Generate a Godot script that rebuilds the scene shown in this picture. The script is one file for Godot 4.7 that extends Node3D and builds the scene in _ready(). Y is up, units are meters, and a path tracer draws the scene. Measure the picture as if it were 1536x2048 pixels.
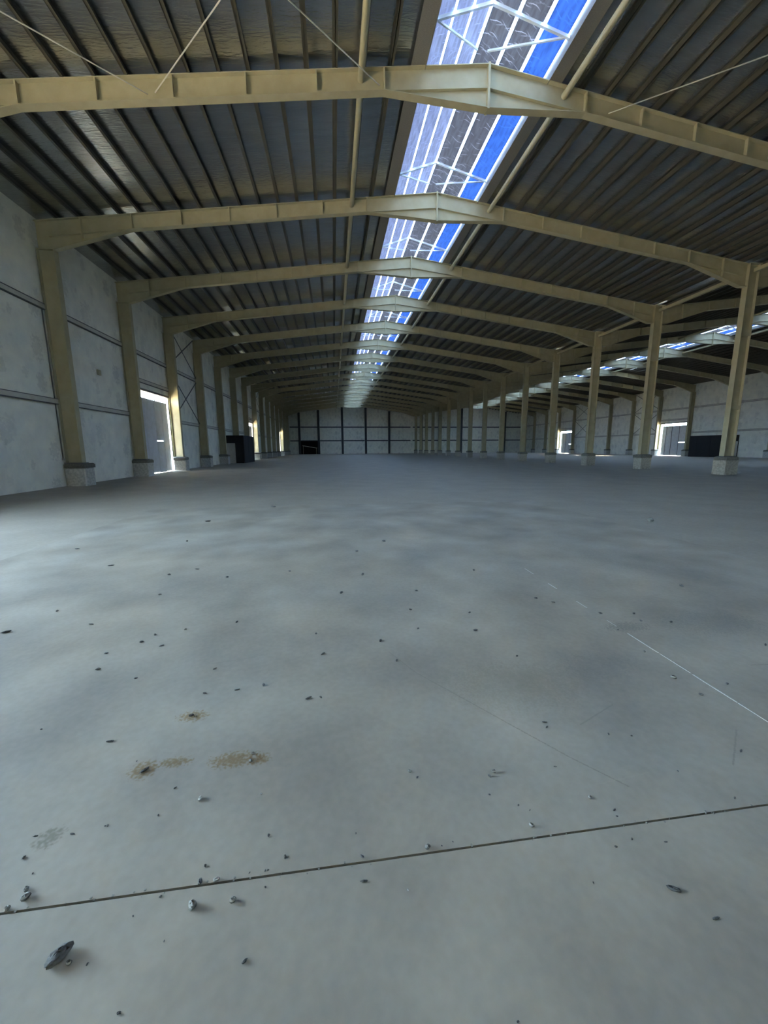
extends Node3D
# An empty two-aisle warehouse: steel portal frames every 6 m, foil-lined roof, glazed ridge lanterns.
# x to the right, y up, the aisles run along -z. The camera stands at the origin, 1.63 m above the floor.

const BAY := 6.0
const Z_FIRST := 13.3086          # distance of the first frame in view
const FIRST := -2                 # frame number of the gable wall behind the camera
const OPEN_BAY := -1              # bay whose gate in the doored wall stands open, beside the camera
const LAST := 17                  # frame number of the far gable wall
const RIDGE := [5.02, 39.14]      # ridge lines of the two aisles
const SLOPE := 0.1285
const RIDGE_TOP := 13.12          # top of the rafters at the ridge
const WALL_L := -12.05
const WALL_R := 56.21
const VALLEY := 22.08
const PURLIN_H := 0.2

var m := {}                       # materials
var shared := {}                  # meshes used many times
var used_names := {}
var rng := RandomNumberGenerator.new()


func zf(n: int) -> float:         # z of frame n
	return -(Z_FIRST + (n - 1) * BAY)


func top(dx: float) -> float:     # top of the rafter at a distance from the ridge
	return RIDGE_TOP - SLOPE * absf(dx)


# ---------------------------------------------------------------- shapes
func mb() -> SurfaceTool:
	var st := SurfaceTool.new()
	st.begin(Mesh.PRIMITIVE_TRIANGLES)
	return st


func quad(st: SurfaceTool, a: Vector3, b: Vector3, c: Vector3, d: Vector3, uv := [Vector2(0, 0), Vector2(1, 0), Vector2(1, 1), Vector2(0, 1)]) -> void:
	# a, b, c, d counter-clockwise seen from outside
	var n := (b - a).cross(c - a).normalized()
	var p := [a, b, c, d]
	for i in [0, 2, 1, 0, 3, 2]:
		st.set_normal(n)
		st.set_uv(uv[i])
		st.add_vertex(p[i])


func box(st: SurfaceTool, lo: Vector3, hi: Vector3) -> void:
	var x0 := lo.x; var y0 := lo.y; var z0 := lo.z
	var x1 := hi.x; var y1 := hi.y; var z1 := hi.z
	quad(st, Vector3(x0, y0, z1), Vector3(x1, y0, z1), Vector3(x1, y1, z1), Vector3(x0, y1, z1))
	quad(st, Vector3(x1, y0, z0), Vector3(x0, y0, z0), Vector3(x0, y1, z0), Vector3(x1, y1, z0))
	quad(st, Vector3(x1, y0, z1), Vector3(x1, y0, z0), Vector3(x1, y1, z0), Vector3(x1, y1, z1))
	quad(st, Vector3(x0, y0, z0), Vector3(x0, y0, z1), Vector3(x0, y1, z1), Vector3(x0, y1, z0))
	quad(st, Vector3(x0, y1, z1), Vector3(x1, y1, z1), Vector3(x1, y1, z0), Vector3(x0, y1, z0))
	quad(st, Vector3(x0, y0, z0), Vector3(x1, y0, z0), Vector3(x1, y0, z1), Vector3(x0, y0, z1))


func cbox(st: SurfaceTool, lo: Vector3, hi: Vector3, c: float) -> void:
	# a box whose upright edges and top edges are chamfered
	var ring := func(y: float, g: float) -> Array:
		var x0 := lo.x + g; var x1 := hi.x - g; var z0 := lo.z + g; var z1 := hi.z - g
		return [Vector3(x0 + c, y, z1), Vector3(x1 - c, y, z1), Vector3(x1, y, z1 - c), Vector3(x1, y, z0 + c), Vector3(x1 - c, y, z0), Vector3(x0 + c, y, z0), Vector3(x0, y, z0 + c), Vector3(x0, y, z1 - c)]
	var r0: Array = ring.call(lo.y, 0.0)
	var r1: Array = ring.call(hi.y - c, 0.0)
	var r2: Array = ring.call(hi.y, c)
	for i in 8:
		var j := (i + 1) % 8
		quad(st, r0[i], r0[j], r1[j], r1[i])
		quad(st, r1[i], r1[j], r2[j], r2[i])
	for i in range(1, 7, 2):
		quad(st, r2[0], r2[i], r2[i + 1], r2[(i + 2) % 8])


func bar(st: SurfaceTool, a: Vector3, b: Vector3, w: float, h: float, up := Vector3.UP) -> void:
	# a rectangular bar from a to b
	var d := (b - a).normalized()
	var s := d.cross(up).normalized() * w * 0.5
	var u := s.cross(d).normalized() * h * 0.5
	var p := [a - s - u, a + s - u, a + s + u, a - s + u]
	var q := [b - s - u, b + s - u, b + s + u, b - s + u]
	quad(st, p[0], p[1], p[2], p[3])
	quad(st, q[1], q[0], q[3], q[2])
	for i in 4:
		var j := (i + 1) % 4
		quad(st, p[j], p[i], q[i], q[j])


func tube(st: SurfaceTool, a: Vector3, b: Vector3, r: float, sides := 8) -> void:
	var d := (b - a).normalized()
	var s := d.cross(Vector3.UP if absf(d.y) < 0.9 else Vector3.RIGHT).normalized()
	var u := s.cross(d).normalized()
	for i in sides:
		var t0 := TAU * i / sides
		var t1 := TAU * (i + 1) / sides
		var e0 := (s * cos(t0) + u * sin(t0))
		var e1 := (s * cos(t1) + u * sin(t1))
		var p := [a + e0 * r, a + e1 * r, b + e1 * r, b + e0 * r]
		var n := [e0, e1, e1, e0]
		for k in [0, 1, 2, 0, 2, 3]:
			st.set_normal(n[k])
			st.set_uv(Vector2.ZERO)
			st.add_vertex(p[k])


func plate(st: SurfaceTool, pts: Array, z0: float, z1: float) -> void:
	# an outline in the xy plane with thickness along z
	var poly := PackedVector2Array(pts)
	if Geometry2D.is_polygon_clockwise(poly):
		poly.reverse()
	var tri := Geometry2D.triangulate_polygon(poly)
	for i in range(0, tri.size(), 3):
		var a := poly[tri[i]]; var b := poly[tri[i + 1]]; var c := poly[tri[i + 2]]
		if (b - a).cross(c - a) < 0:
			var t := b; b = c; c = t
		for f in [[z1, [a, c, b], Vector3.BACK], [z0, [a, b, c], Vector3.FORWARD]]:
			for v in f[1]:
				st.set_normal(f[2])
				st.set_uv(Vector2.ZERO)
				st.add_vertex(Vector3(v.x, v.y, f[0]))
	for i in poly.size():
		var a := poly[i]; var b := poly[(i + 1) % poly.size()]
		quad(st, Vector3(a.x, a.y, z1), Vector3(a.x, a.y, z0), Vector3(b.x, b.y, z0), Vector3(b.x, b.y, z1))


func strip(st: SurfaceTool, pts: Array, t: float, w: float) -> void:
	# a flange: a flat bar of thickness t below the given line of points, w wide along z
	for i in pts.size() - 1:
		var a: Vector2 = pts[i]; var b: Vector2 = pts[i + 1]
		plate(st, [a, b, b - Vector2(0, t), a - Vector2(0, t)], -w / 2, w / 2)


func rock(seed_value: int, long: float, flat: float, spike: float, rings := 5, sides := 8) -> ArrayMesh:
	# a broken lump about 1 m across, resting on y = 0
	var r := RandomNumberGenerator.new()
	r.seed = seed_value
	var st := mb()
	var p := []
	for i in rings + 1:
		var row := []
		var v := PI * i / rings
		for j in sides:
			var k := 1.0 + r.randf_range(-spike, spike)
			var t := TAU * (j + 0.5 * (i % 2)) / sides
			row.append(Vector3(sin(v) * cos(t) * 0.5 * k, cos(v) * 0.5 * flat * (1.0 + r.randf_range(-spike, spike) * 0.6), sin(v) * sin(t) * 0.5 * k / long))
		p.append(row)
	for i in rings:
		for j in sides:
			var k := (j + 1) % sides
			quad(st, p[i][j], p[i][k], p[i + 1][k], p[i + 1][j])
	var am := st.commit()
	var lo := am.get_aabb().position.y
	var st2 := mb()
	st2.append_from(am, 0, Transform3D(Basis(), Vector3(0, -lo * 0.9, 0)))
	return st2.commit()


# ---------------------------------------------------------------- nodes
func numbered(called: String) -> String:
	if not used_names.has(called):
		used_names[called] = 0
		return called
	used_names[called] += 1
	return "%s_%03d" % [called, used_names[called]]


func thing(called: String, label: String, category: String, at := Vector3.ZERO, group := "", kind := "") -> Node3D:
	var o := Node3D.new()
	o.name = numbered(called)
	add_child(o, true)
	o.position = at
	tag(o, label, category, group, kind)
	return o


const NTH := ["", "first", "second", "third", "fourth", "fifth", "sixth", "seventh", "eighth", "ninth", "tenth", "eleventh", "twelfth", "thirteenth", "fourteenth", "fifteenth", "sixteenth", "seventeenth", "eighteenth", "nineteenth"]


func tag(o: Node, label: String, category: String, group := "", kind := "") -> void:
	if label: o.set_meta("label", label)
	if category: o.set_meta("category", category)
	if group: o.set_meta("group", group)
	if kind: o.set_meta("kind", kind)


func part(called: String, mesh: Mesh, mat: Material, parent: Node, at := Vector3.ZERO) -> MeshInstance3D:
	var o := MeshInstance3D.new()
	o.name = called if parent != self else numbered(called)
	o.mesh = mesh
	o.material_override = mat
	o.position = at
	o.cast_shadow = GeometryInstance3D.SHADOW_CASTING_SETTING_ON
	parent.add_child(o, true)
	return o


func made(st: SurfaceTool) -> ArrayMesh:
	return st.commit()


func boxmesh(lo: Vector3, hi: Vector3) -> ArrayMesh:
	var st := mb()
	box(st, lo, hi)
	return st.commit()


# ---------------------------------------------------------------- materials
func lin(r: float, g: float, b: float, a := 1.0) -> Color:
	var c := Color(r, g, b).linear_to_srgb()
	c.a = a
	return c


func noise_tex(seed_value: int, freq: float, lo: float, hi: float, size := 512, octaves := 5, tint := Color(1, 1, 1), tint2 := Color(1, 1, 1)) -> NoiseTexture2D:
	var n := FastNoiseLite.new()
	n.seed = seed_value
	n.noise_type = FastNoiseLite.TYPE_SIMPLEX
	n.frequency = freq
	n.fractal_octaves = octaves
	n.fractal_gain = 0.55
	var t := NoiseTexture2D.new()
	t.width = size
	t.height = size
	t.seamless = true
	t.noise = n
	var g := Gradient.new()
	g.set_color(0, lin(lo * tint.r, lo * tint.g, lo * tint.b))
	g.set_color(1, lin(hi * tint2.r, hi * tint2.g, hi * tint2.b))
	t.color_ramp = g
	return t


func grey_tex(seed_value: int, freq: float, size := 512, octaves := 4) -> NoiseTexture2D:
	var n := FastNoiseLite.new()
	n.seed = seed_value
	n.frequency = freq
	n.fractal_octaves = octaves
	var t := NoiseTexture2D.new()
	t.width = size
	t.height = size
	t.seamless = true
	t.noise = n
	return t


func mat(called: String, color: Color, rough := 0.8, metal := 0.0, tex: Texture2D = null, scale := 1.0) -> StandardMaterial3D:
	var s := StandardMaterial3D.new()
	s.resource_name = called
	s.albedo_color = color
	s.roughness = rough
	s.metallic = metal
	if tex:
		s.albedo_texture = tex
		s.uv1_triplanar = true
		s.uv1_world_triplanar = true
		s.uv1_scale = Vector3.ONE * scale
	m[called] = s
	return s


func bump(s: StandardMaterial3D, tex: Texture2D, cm: float) -> void:
	s.heightmap_enabled = true
	s.heightmap_texture = tex
	s.heightmap_scale = cm


func materials() -> void:
	var steel_noise := noise_tex(3, 0.01, 0.86, 1.0, 512, 5, Color(1, 0.98, 0.93))
	mat("cream_steel", lin(0.44, 0.39, 0.245), 0.75, 0.0, steel_noise, 0.22)
	mat("purlin_steel", lin(0.075, 0.07, 0.05), 0.6, 0.0, steel_noise, 0.3)
	mat("dark_steel", lin(0.10, 0.10, 0.10), 0.6, 0.0, steel_noise, 0.3)
	mat("rail_steel", lin(0.55, 0.53, 0.45), 0.6, 0.0, steel_noise, 0.3)
	mat("rod_steel", lin(0.52, 0.49, 0.40), 0.5)
	mat("white_bar", lin(0.8, 0.82, 0.82), 0.5)
	m.white_bar.backlight_enabled = true
	m.white_bar.backlight = lin(0.3, 0.33, 0.36)  # backlight added so the painted metal bars glow like the glazing
	mat("flashing", lin(0.21, 0.195, 0.165), 0.6, 0.0, noise_tex(8, 0.05, 0.75, 1.0), 0.8)
	# walls: old cream-white plaster with smudges
	var plaster := noise_tex(21, 0.006, 0.86, 1.0, 1024, 6, Color(0.98, 0.985, 1.0), Color(1, 1, 1))
	var w := mat("plaster", lin(0.86, 0.845, 0.73), 0.85, 0.0, plaster, 0.14)
	w.detail_enabled = true
	w.detail_blend_mode = BaseMaterial3D.BLEND_MODE_MUL
	w.detail_albedo = smudge_texture()
	w.detail_uv_layer = BaseMaterial3D.DETAIL_UV_2
	w.uv2_triplanar = true
	w.uv2_world_triplanar = true
	w.uv2_scale = Vector3.ONE * 0.17
	bump(w, grey_tex(5, 0.02), 0.25)
	mat("plinth_concrete", lin(0.42, 0.39, 0.32), 0.9, 0.0, noise_tex(31, 0.012, 0.55, 1.0, 512, 5), 0.9)
	bump(m.plinth_concrete, grey_tex(15, 0.02), 0.6)
	mat("plinth_cap", lin(0.21, 0.20, 0.165), 0.95, 0.0, noise_tex(33, 0.02, 0.55, 1.0, 512, 5), 1.1)
	bump(m.plinth_cap, grey_tex(16, 0.03), 3.0)
	mat("plinth_white", lin(0.60, 0.59, 0.53), 0.9, 0.0, noise_tex(35, 0.012, 0.55, 1.0, 512, 5), 0.9)
	# roof lining: crinkled silver foil
	var foil := mat("foil", lin(0.50, 0.505, 0.49), 0.22, 0.88, noise_tex(41, 0.008, 0.82, 1.0, 512, 5), 0.16)
	var wr := FastNoiseLite.new()
	wr.seed = 12
	wr.frequency = 0.012
	wr.fractal_type = FastNoiseLite.FRACTAL_RIDGED
	wr.fractal_octaves = 4
	var wt := NoiseTexture2D.new()
	wt.width = 1024
	wt.height = 1024
	wt.seamless = true
	wt.noise = wr
	foil.uv1_scale = Vector3(0.1, 0.16, 0.55)
	bump(foil, wt, 0.7)
	# doors
	mat("door_sheet", lin(0.60, 0.62, 0.66), 0.5, 0.15, steel_noise, 0.3)
	mat("gable_steel_shade", lin(0.05, 0.05, 0.048), 0.7)  # near-black steel, with the shadow bands of columns and rails put in
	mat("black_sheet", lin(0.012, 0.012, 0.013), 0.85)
	mat("pale_board", lin(0.50, 0.49, 0.46), 0.8, 0.0, steel_noise, 0.5)
	mat("outside_ground", lin(0.42, 0.36, 0.26), 0.95, 0.0, noise_tex(51, 0.01, 0.6, 1.0), 0.1)
	mat("subbase", lin(0.05, 0.05, 0.05), 0.95)
	mat("joint_filler", lin(0.42, 0.41, 0.38), 0.9)
	# floor: dusty grey concrete
	var conc := noise_tex(61, 0.0045, 0.82, 1.0, 1024, 4, Color(0.985, 0.995, 1.0), Color(1.0, 0.995, 0.985))
	for called in ["floor_concrete", "near_concrete"]:
		var f := mat(called, lin(0.34, 0.31, 0.256), 0.75, 0.0, conc, 0.11)
		f.detail_enabled = true
		f.detail_blend_mode = BaseMaterial3D.BLEND_MODE_MUL
		f.detail_uv_layer = BaseMaterial3D.DETAIL_UV_2
		if called == "floor_concrete":
			f.detail_albedo = noise_tex(62, 0.02, 0.76, 0.88, 1024, 5, Color(1, 0.99, 0.97), Color(1, 1, 1))
			f.uv2_triplanar = true
			f.uv2_world_triplanar = true
			f.uv2_scale = Vector3.ONE * 0.37
		else:
			f.detail_albedo = floor_marks()
		bump(f, grey_tex(63, 0.03, 1024, 5), 0.03)
	# debris
	mat("rubble_dark", lin(0.10, 0.10, 0.095), 0.9, 0.0, noise_tex(71, 0.05, 0.5, 1.0, 256), 8.0)
	mat("rubble_grey", lin(0.24, 0.235, 0.21), 0.9, 0.0, noise_tex(72, 0.05, 0.55, 1.0, 256), 8.0)
	mat("rubble_white", lin(0.40, 0.39, 0.36), 0.85)
	mat("mud", lin(0.27, 0.215, 0.14), 0.95, 0.0, noise_tex(73, 0.05, 0.6, 1.0, 256), 6.0)
	# lantern glazing: weathered film, and milky strips where the sheets meet
	film("film_dark", lin(0.42, 0.46, 0.60), 0.022, 81, 0.22)
	film("film_lilac", lin(0.42, 0.52, 0.90), 0.019, 82, 0.55)
	film("film_blue", lin(0.06, 0.20, 0.85), 0.026, 83, 0.6)
	var cl := mat("joint_strip", lin(0.80, 0.86, 0.9), 0.4)
	cl.backlight_enabled = true
	cl.backlight = lin(0.21, 0.32, 0.48)
	cl.cull_mode = BaseMaterial3D.CULL_DISABLED


func film(called: String, c: Color, through: float, seed_value: int, plain: float) -> void:
	# a milky sheet that scatters a little light through; paler streaks are drawn across it
	var r := RandomNumberGenerator.new()
	r.seed = seed_value
	var im := Image.create(128, 512, false, Image.FORMAT_RGB8)
	var n := FastNoiseLite.new()
	n.seed = seed_value
	n.frequency = 0.02
	for y in 512:
		for x in 128:
			var v := plain * (1.0 + 0.45 * n.get_noise_2d(x * 2.0, y * 0.7))
			im.set_pixel(x, y, lin(v, v, v))
	for i in 60:
		var x := r.randf_range(-40, 110)
		var y := r.randf_range(0, 512)
		var long := r.randf_range(25, 110)
		var tilt := r.randf_range(-0.1, 0.5)
		var pale := r.randf_range(plain, 1.0)
		for k in int(long):
			var fade := sin(PI * k / long)
			for w in 2:
				var px := int(x + k)
				var py := int(y + tilt * k * 0.35 + 4.0 * sin(k * 0.05 + i)) + w
				if px >= 0 and px < 128 and py >= 0 and py < 512:
					var v := lerpf(plain, pale, fade)
					im.set_pixel(px, py, lin(v, v, v))
	var s := mat(called, c, 0.5)
	s.albedo_texture = ImageTexture.create_from_image(im)
	s.backlight_enabled = true
	s.backlight = Color(through, through, through).linear_to_srgb()
	s.cull_mode = BaseMaterial3D.CULL_DISABLED


func smudge_texture() -> ImageTexture:
	# scuffs and damp blotches on the plaster: 1024 px over about 6 m
	var r := RandomNumberGenerator.new()
	r.seed = 77
	var n := FastNoiseLite.new()
	n.seed = 9
	n.frequency = 0.02
	n.fractal_octaves = 5
	var size := 512
	var v := PackedFloat32Array()
	v.resize(size * size)
	v.fill(1.0)
	for i in 46:
		var cx := r.randi_range(0, size)
		var cy := r.randi_range(0, size)
		var rx := r.randf_range(6, 34)
		var ry := rx * r.randf_range(0.4, 2.2)
		var dark := r.randf_range(0.04, 0.2)
		for y in range(int(cy - ry), int(cy + ry)):
			for x in range(int(cx - rx), int(cx + rx)):
				var q := pow((x - cx) / rx, 2) + pow((y - cy) / ry, 2) + 0.9 * n.get_noise_2d(x * 3, y * 3)
				if q < 0.7:
					var at := posmod(y, size) * size + posmod(x, size)
					v[at] = minf(v[at], 1.0 - dark * clampf((0.7 - q) * 2.5, 0, 1))
	var im := Image.create(size, size, false, Image.FORMAT_RGB8)
	for y in size:
		for x in size:
			var k := v[y * size + x]
			im.set_pixel(x, y, lin(k, k, k * 0.985))
	return ImageTexture.create_from_image(im)


const NEAR := [-5.0, 6.0, 0.2, 11.2]   # x from, x to, distance from, distance to


func floor_marks() -> ImageTexture:
	# dust, scuffs and dried mud on the slab in front of the camera: 2048 px over 11 m
	var size := 2048
	var n := FastNoiseLite.new()
	n.seed = 5
	n.frequency = 0.004
	n.fractal_octaves = 6
	var warm := FastNoiseLite.new()
	warm.seed = 8
	warm.frequency = 0.0022
	warm.fractal_octaves = 4
	var grain := FastNoiseLite.new()
	grain.seed = 18
	grain.frequency = 0.09
	grain.fractal_octaves = 3
	var a := n.get_image(size, size, false, false, false)
	var b := warm.get_image(size, size, false, false, false)
	var c := grain.get_image(size, size, false, false, false)
	var pa := a.get_data()
	var pb := b.get_data()
	var pc := c.get_data()
	var out := PackedByteArray()
	out.resize(size * size * 3)
	for i in size * size:
		var k := 0.90 + (pa[i] - 128) * 0.0011 + (pc[i] - 128) * 0.00025
		var t := (pb[i] - 128) * 0.00015
		out[i * 3] = int(clampf(k + t, 0, 1) * 255.0)
		out[i * 3 + 1] = int(clampf(k, 0, 1) * 255.0)
		out[i * 3 + 2] = int(clampf(k - t * 1.3, 0, 1) * 255.0)
	var im := Image.create_from_data(size, size, false, Image.FORMAT_RGB8, out)
	var r := RandomNumberGenerator.new()
	r.seed = 4
	# dried mud and damp spots: x, distance, half width, half depth, colour
	for s in [[-0.91, 2.27, 0.09, 0.05, Color(0.86, 0.76, 0.60)], [-0.57, 1.885, 0.13, 0.055, Color(0.86, 0.76, 0.60)], [-0.44, 1.87, 0.06, 0.04, Color(0.86, 0.76, 0.60)],
			[-1.02, 1.88, 0.07, 0.06, Color(0.86, 0.76, 0.60)], [-0.88, 1.91, 0.09, 0.035, Color(0.86, 0.76, 0.60)], [-1.25, 1.56, 0.055, 0.05, Color(0.81, 0.81, 0.775)],
			[2.62, 2.98, 0.22, 0.10, Color(0.86, 0.865, 0.87)], [3.45, 2.95, 0.5, 0.25, Color(0.92, 0.93, 0.94)], [1.95, 2.45, 0.3, 0.18, Color(0.95, 0.955, 0.965)],
			[4.1, 4.9, 0.7, 0.5, Color(0.93, 0.94, 0.95)], [1.2, 2.3, 0.5, 0.3, Color(0.965, 0.96, 0.94)]]:
		mark(im, s[0], s[1], s[2], s[3], s[4], n)
	# the faint trowel line that bends across the slab, and wheel scuffs
	var line := [Vector2(0.40, 2.85), Vector2(0.55, 2.54), Vector2(0.81, 2.19), Vector2(1.0, 1.93), Vector2(1.2, 1.66), Vector2(1.38, 1.45)]
	for i in line.size() - 1:
		stroke(im, line[i], line[i + 1], 0.007, Color(0.90, 0.90, 0.89))
	for i in 40:
		var at := Vector2(r.randf_range(-4.5, 5.5), pow(r.randf(), 1.6) * 9 + 1.35)
		var turn := r.randf_range(-0.5, 0.7)
		var long := r.randf_range(0.06, 0.5)
		var k := r.randf_range(0.90, 0.97) if r.randf() < 0.7 else 1.05
		stroke(im, at, at + Vector2(cos(turn), sin(turn)) * long, r.randf_range(0.003, 0.007), Color(k, k, k))
	return ImageTexture.create_from_image(im)


func mark(im: Image, x: float, d: float, rx: float, rd: float, c: Color, n: FastNoiseLite) -> void:
	var per: float = im.get_width() / (NEAR[1] - NEAR[0])
	var cx: float = (x - NEAR[0]) * per
	var cy: float = (NEAR[3] - d) * per
	var hx := rx * per
	var hy := rd * per
	for y in range(maxi(0, int(cy - hy * 1.3)), mini(im.get_height(), int(cy + hy * 1.3))):
		for px in range(maxi(0, int(cx - hx * 1.3)), mini(im.get_width(), int(cx + hx * 1.3))):
			var q := pow((px - cx) / hx, 2) + pow((y - cy) / hy, 2) + 1.5 * n.get_noise_2d(px * 60.0, y * 60.0)
			if q < 1.0:
				var k := clampf((1.0 - q) * 1.1, 0, 1)
				var old := im.get_pixel(px, y)
				im.set_pixel(px, y, old * (Color.WHITE.lerp(c, k)))


func stroke(im: Image, a: Vector2, b: Vector2, w: float, c: Color) -> void:
	var per: float = im.get_width() / (NEAR[1] - NEAR[0])
	var steps := int(a.distance_to(b) * per * 1.5) + 1
	var r := maxi(0, int(w * per * 0.5))
	for i in steps:
		var p := a.lerp(b, float(i) / steps)
		var x := int((p.x - NEAR[0]) * per)
		var y := int((NEAR[3] - p.y) * per)
		for dy in range(-r, r + 1):
			for dx in range(-r, r + 1):
				if x + dx >= 0 and y + dy >= 0 and x + dx < im.get_width() and y + dy < im.get_height():
					var old := im.get_pixel(x + dx, y + dy)
					var k := (old.r + old.g + old.b) / 3.0
					if absf(k - 0.9 * c.r) > 0.03 or r == 0:
						im.set_pixel(x + dx, y + dy, Color(0.9, 0.9, 0.9).lerp(old, 0.4) * c)


# ---------------------------------------------------------------- the camera and the light
func stage() -> void:
	var cam := Camera3D.new()
	cam.name = "camera"
	add_child(cam)
	cam.keep_aspect = Camera3D.KEEP_HEIGHT
	cam.fov = rad_to_deg(2.0 * atan(1024.0 / 767.127))
	cam.near = 0.05
	cam.far = 1000.0
	cam.position = Vector3(0, 1.631, 0)
	cam.basis = Basis(Vector3.UP, -0.1278) * Basis(Vector3.RIGHT, -0.166) * Basis(Vector3.BACK, -0.0064)
	cam.current = true
	var sun := DirectionalLight3D.new()
	sun.name = "sun"
	sun.light_color = Color(1.0, 0.965, 0.90)
	sun.light_energy = 13.0
	sun.light_angular_distance = 0.6
	sun.shadow_enabled = true
	sun.sky_mode = DirectionalLight3D.SKY_MODE_LIGHT_ONLY
	add_child(sun)
	sun.look_at_from_position(Vector3.ZERO, Vector3(0.16, -0.76, -0.63))   # high behind the viewer, a little to the side of the doored wall
	var e := Environment.new()
	e.background_mode = Environment.BG_SKY
	var sky := Sky.new()
	var ps := ProceduralSkyMaterial.new()
	ps.sky_top_color = lin(0.36, 0.48, 0.72)
	ps.sky_horizon_color = lin(0.56, 0.80, 0.97)
	ps.sky_curve = 0.35
	ps.ground_bottom_color = lin(0.25, 0.25, 0.22)
	ps.ground_horizon_color = lin(0.35, 0.36, 0.35)
	sky.sky_material = ps
	e.sky = sky
	e.background_energy_multiplier = 10.0
	e.tonemap_mode = Environment.TONE_MAPPER_LINEAR
	e.tonemap_exposure = 7.6
	e.sdfgi_enabled = true
	e.ssao_enabled = true
	e.ssil_enabled = true
	var we := WorldEnvironment.new()
	we.name = "surroundings"
	we.environment = e
	add_child(we)


# ---------------------------------------------------------------- the shell
func build_floor() -> void:
	var f := thing("floor", "bare dusty grey concrete floor", "floor", Vector3.ZERO, "", "structure")
	var z_far := -zf(LAST) + 0.2
	var z_back := zf(FIRST) + 0.2
	var x0 := WALL_L - 0.2
	var x1 := WALL_R + 0.2
	var slab := func(xa: float, xb: float, da: float, db: float, mt: Material, uv2: bool) -> void:
		var st := mb()
		var p := [Vector3(xa, 0, -da), Vector3(xb, 0, -da), Vector3(xb, 0, -db), Vector3(xa, 0, -db)]
		for i in [0, 2, 1, 0, 3, 2]:
			st.set_normal(Vector3.UP)
			st.set_uv(Vector2.ZERO)
			if uv2:
				st.set_uv2(Vector2((p[i].x - NEAR[0]) / (NEAR[1] - NEAR[0]), (NEAR[3] + p[i].z) / (NEAR[3] - NEAR[2])))
			st.add_vertex(p[i])
		for i in 4:
			var j := (i + 1) % 4
			var down := Vector3(0, -0.14, 0)
			var a: Vector3 = p[i]
			var b: Vector3 = p[j]
			var n := (b - a).cross(Vector3.UP).normalized()
			var q := [a + down, b + down, b, a]
			for k in [0, 2, 1, 0, 3, 2]:
				st.set_normal(n)
				st.set_uv(Vector2.ZERO)
				if uv2:
					st.set_uv2(Vector2(0.01, 0.01))
				st.add_vertex(q[k])
		part("slab", st.commit(), mt, f)
	slab.call(x0, x1, -z_back, NEAR[2], m.floor_concrete, false)
	for part_of in [[NEAR[2], 1.2755], [1.2845, NEAR[3]]]:            # either side of the sawn joint
		slab.call(NEAR[0], NEAR[1], part_of[0], part_of[1], m.near_concrete, true)
		slab.call(x0, NEAR[0], part_of[0], part_of[1], m.floor_concrete, false)
		slab.call(NEAR[1], x1, part_of[0], part_of[1], m.floor_concrete, false)
	slab.call(x0, x1, NEAR[3], z_far, m.floor_concrete, false)
	part("subbase", boxmesh(Vector3(x0, -0.3, -z_far), Vector3(x1, -0.025, z_back)), m.subbase, f)
	# hardened filler that stands a little proud along the lengthwise joint
	rng.seed = 3
	var st := mb()
	var d := 1.7
	while d < 4.8:
		var long := rng.randf_range(0.08, 0.35)
		box(st, Vector3(2.526 + rng.randf_range(-0.003, 0.003), -0.001, -d - long), Vector3(2.534 + rng.randf_range(-0.002, 0.002), 0.0018, -d))
		d += long + (rng.randf_range(0.0, 0.04) if d < 2.4 else rng.randf_range(0.1, 0.5))
	part("joint_filler", st.commit(), m.joint_filler, f).set_meta("label", "pale filler along the lengthwise slab joint")
	# crumbs of mortar in the sawn joint
	var st2 := mb()
	for i in 70:
		var x := rng.randf_range(-1.6, 2.6)
		var s := rng.randf_range(0.001, 0.0035)
		var at := Vector3(x, 0.0, -1.28 + rng.randf_range(-0.012, 0.012))
		box(st2, at - Vector3(s, 0.004, s), at + Vector3(s, s * 0.8, s))
	var crumbs := part("joint_crumbs", st2.commit(), m.rubble_grey, f)
	crumbs.set_meta("kind", "stuff")
	var g := thing("ground_outside", "pale earth outside the building", "ground", Vector3.ZERO, "", "structure")
	part("earth", boxmesh(Vector3(-220, -0.6, -330), Vector3(260, -0.31, 220)), m.outside_ground, g)


func has_door(n: int) -> bool:
	return n in [3, 8, 13]


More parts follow.
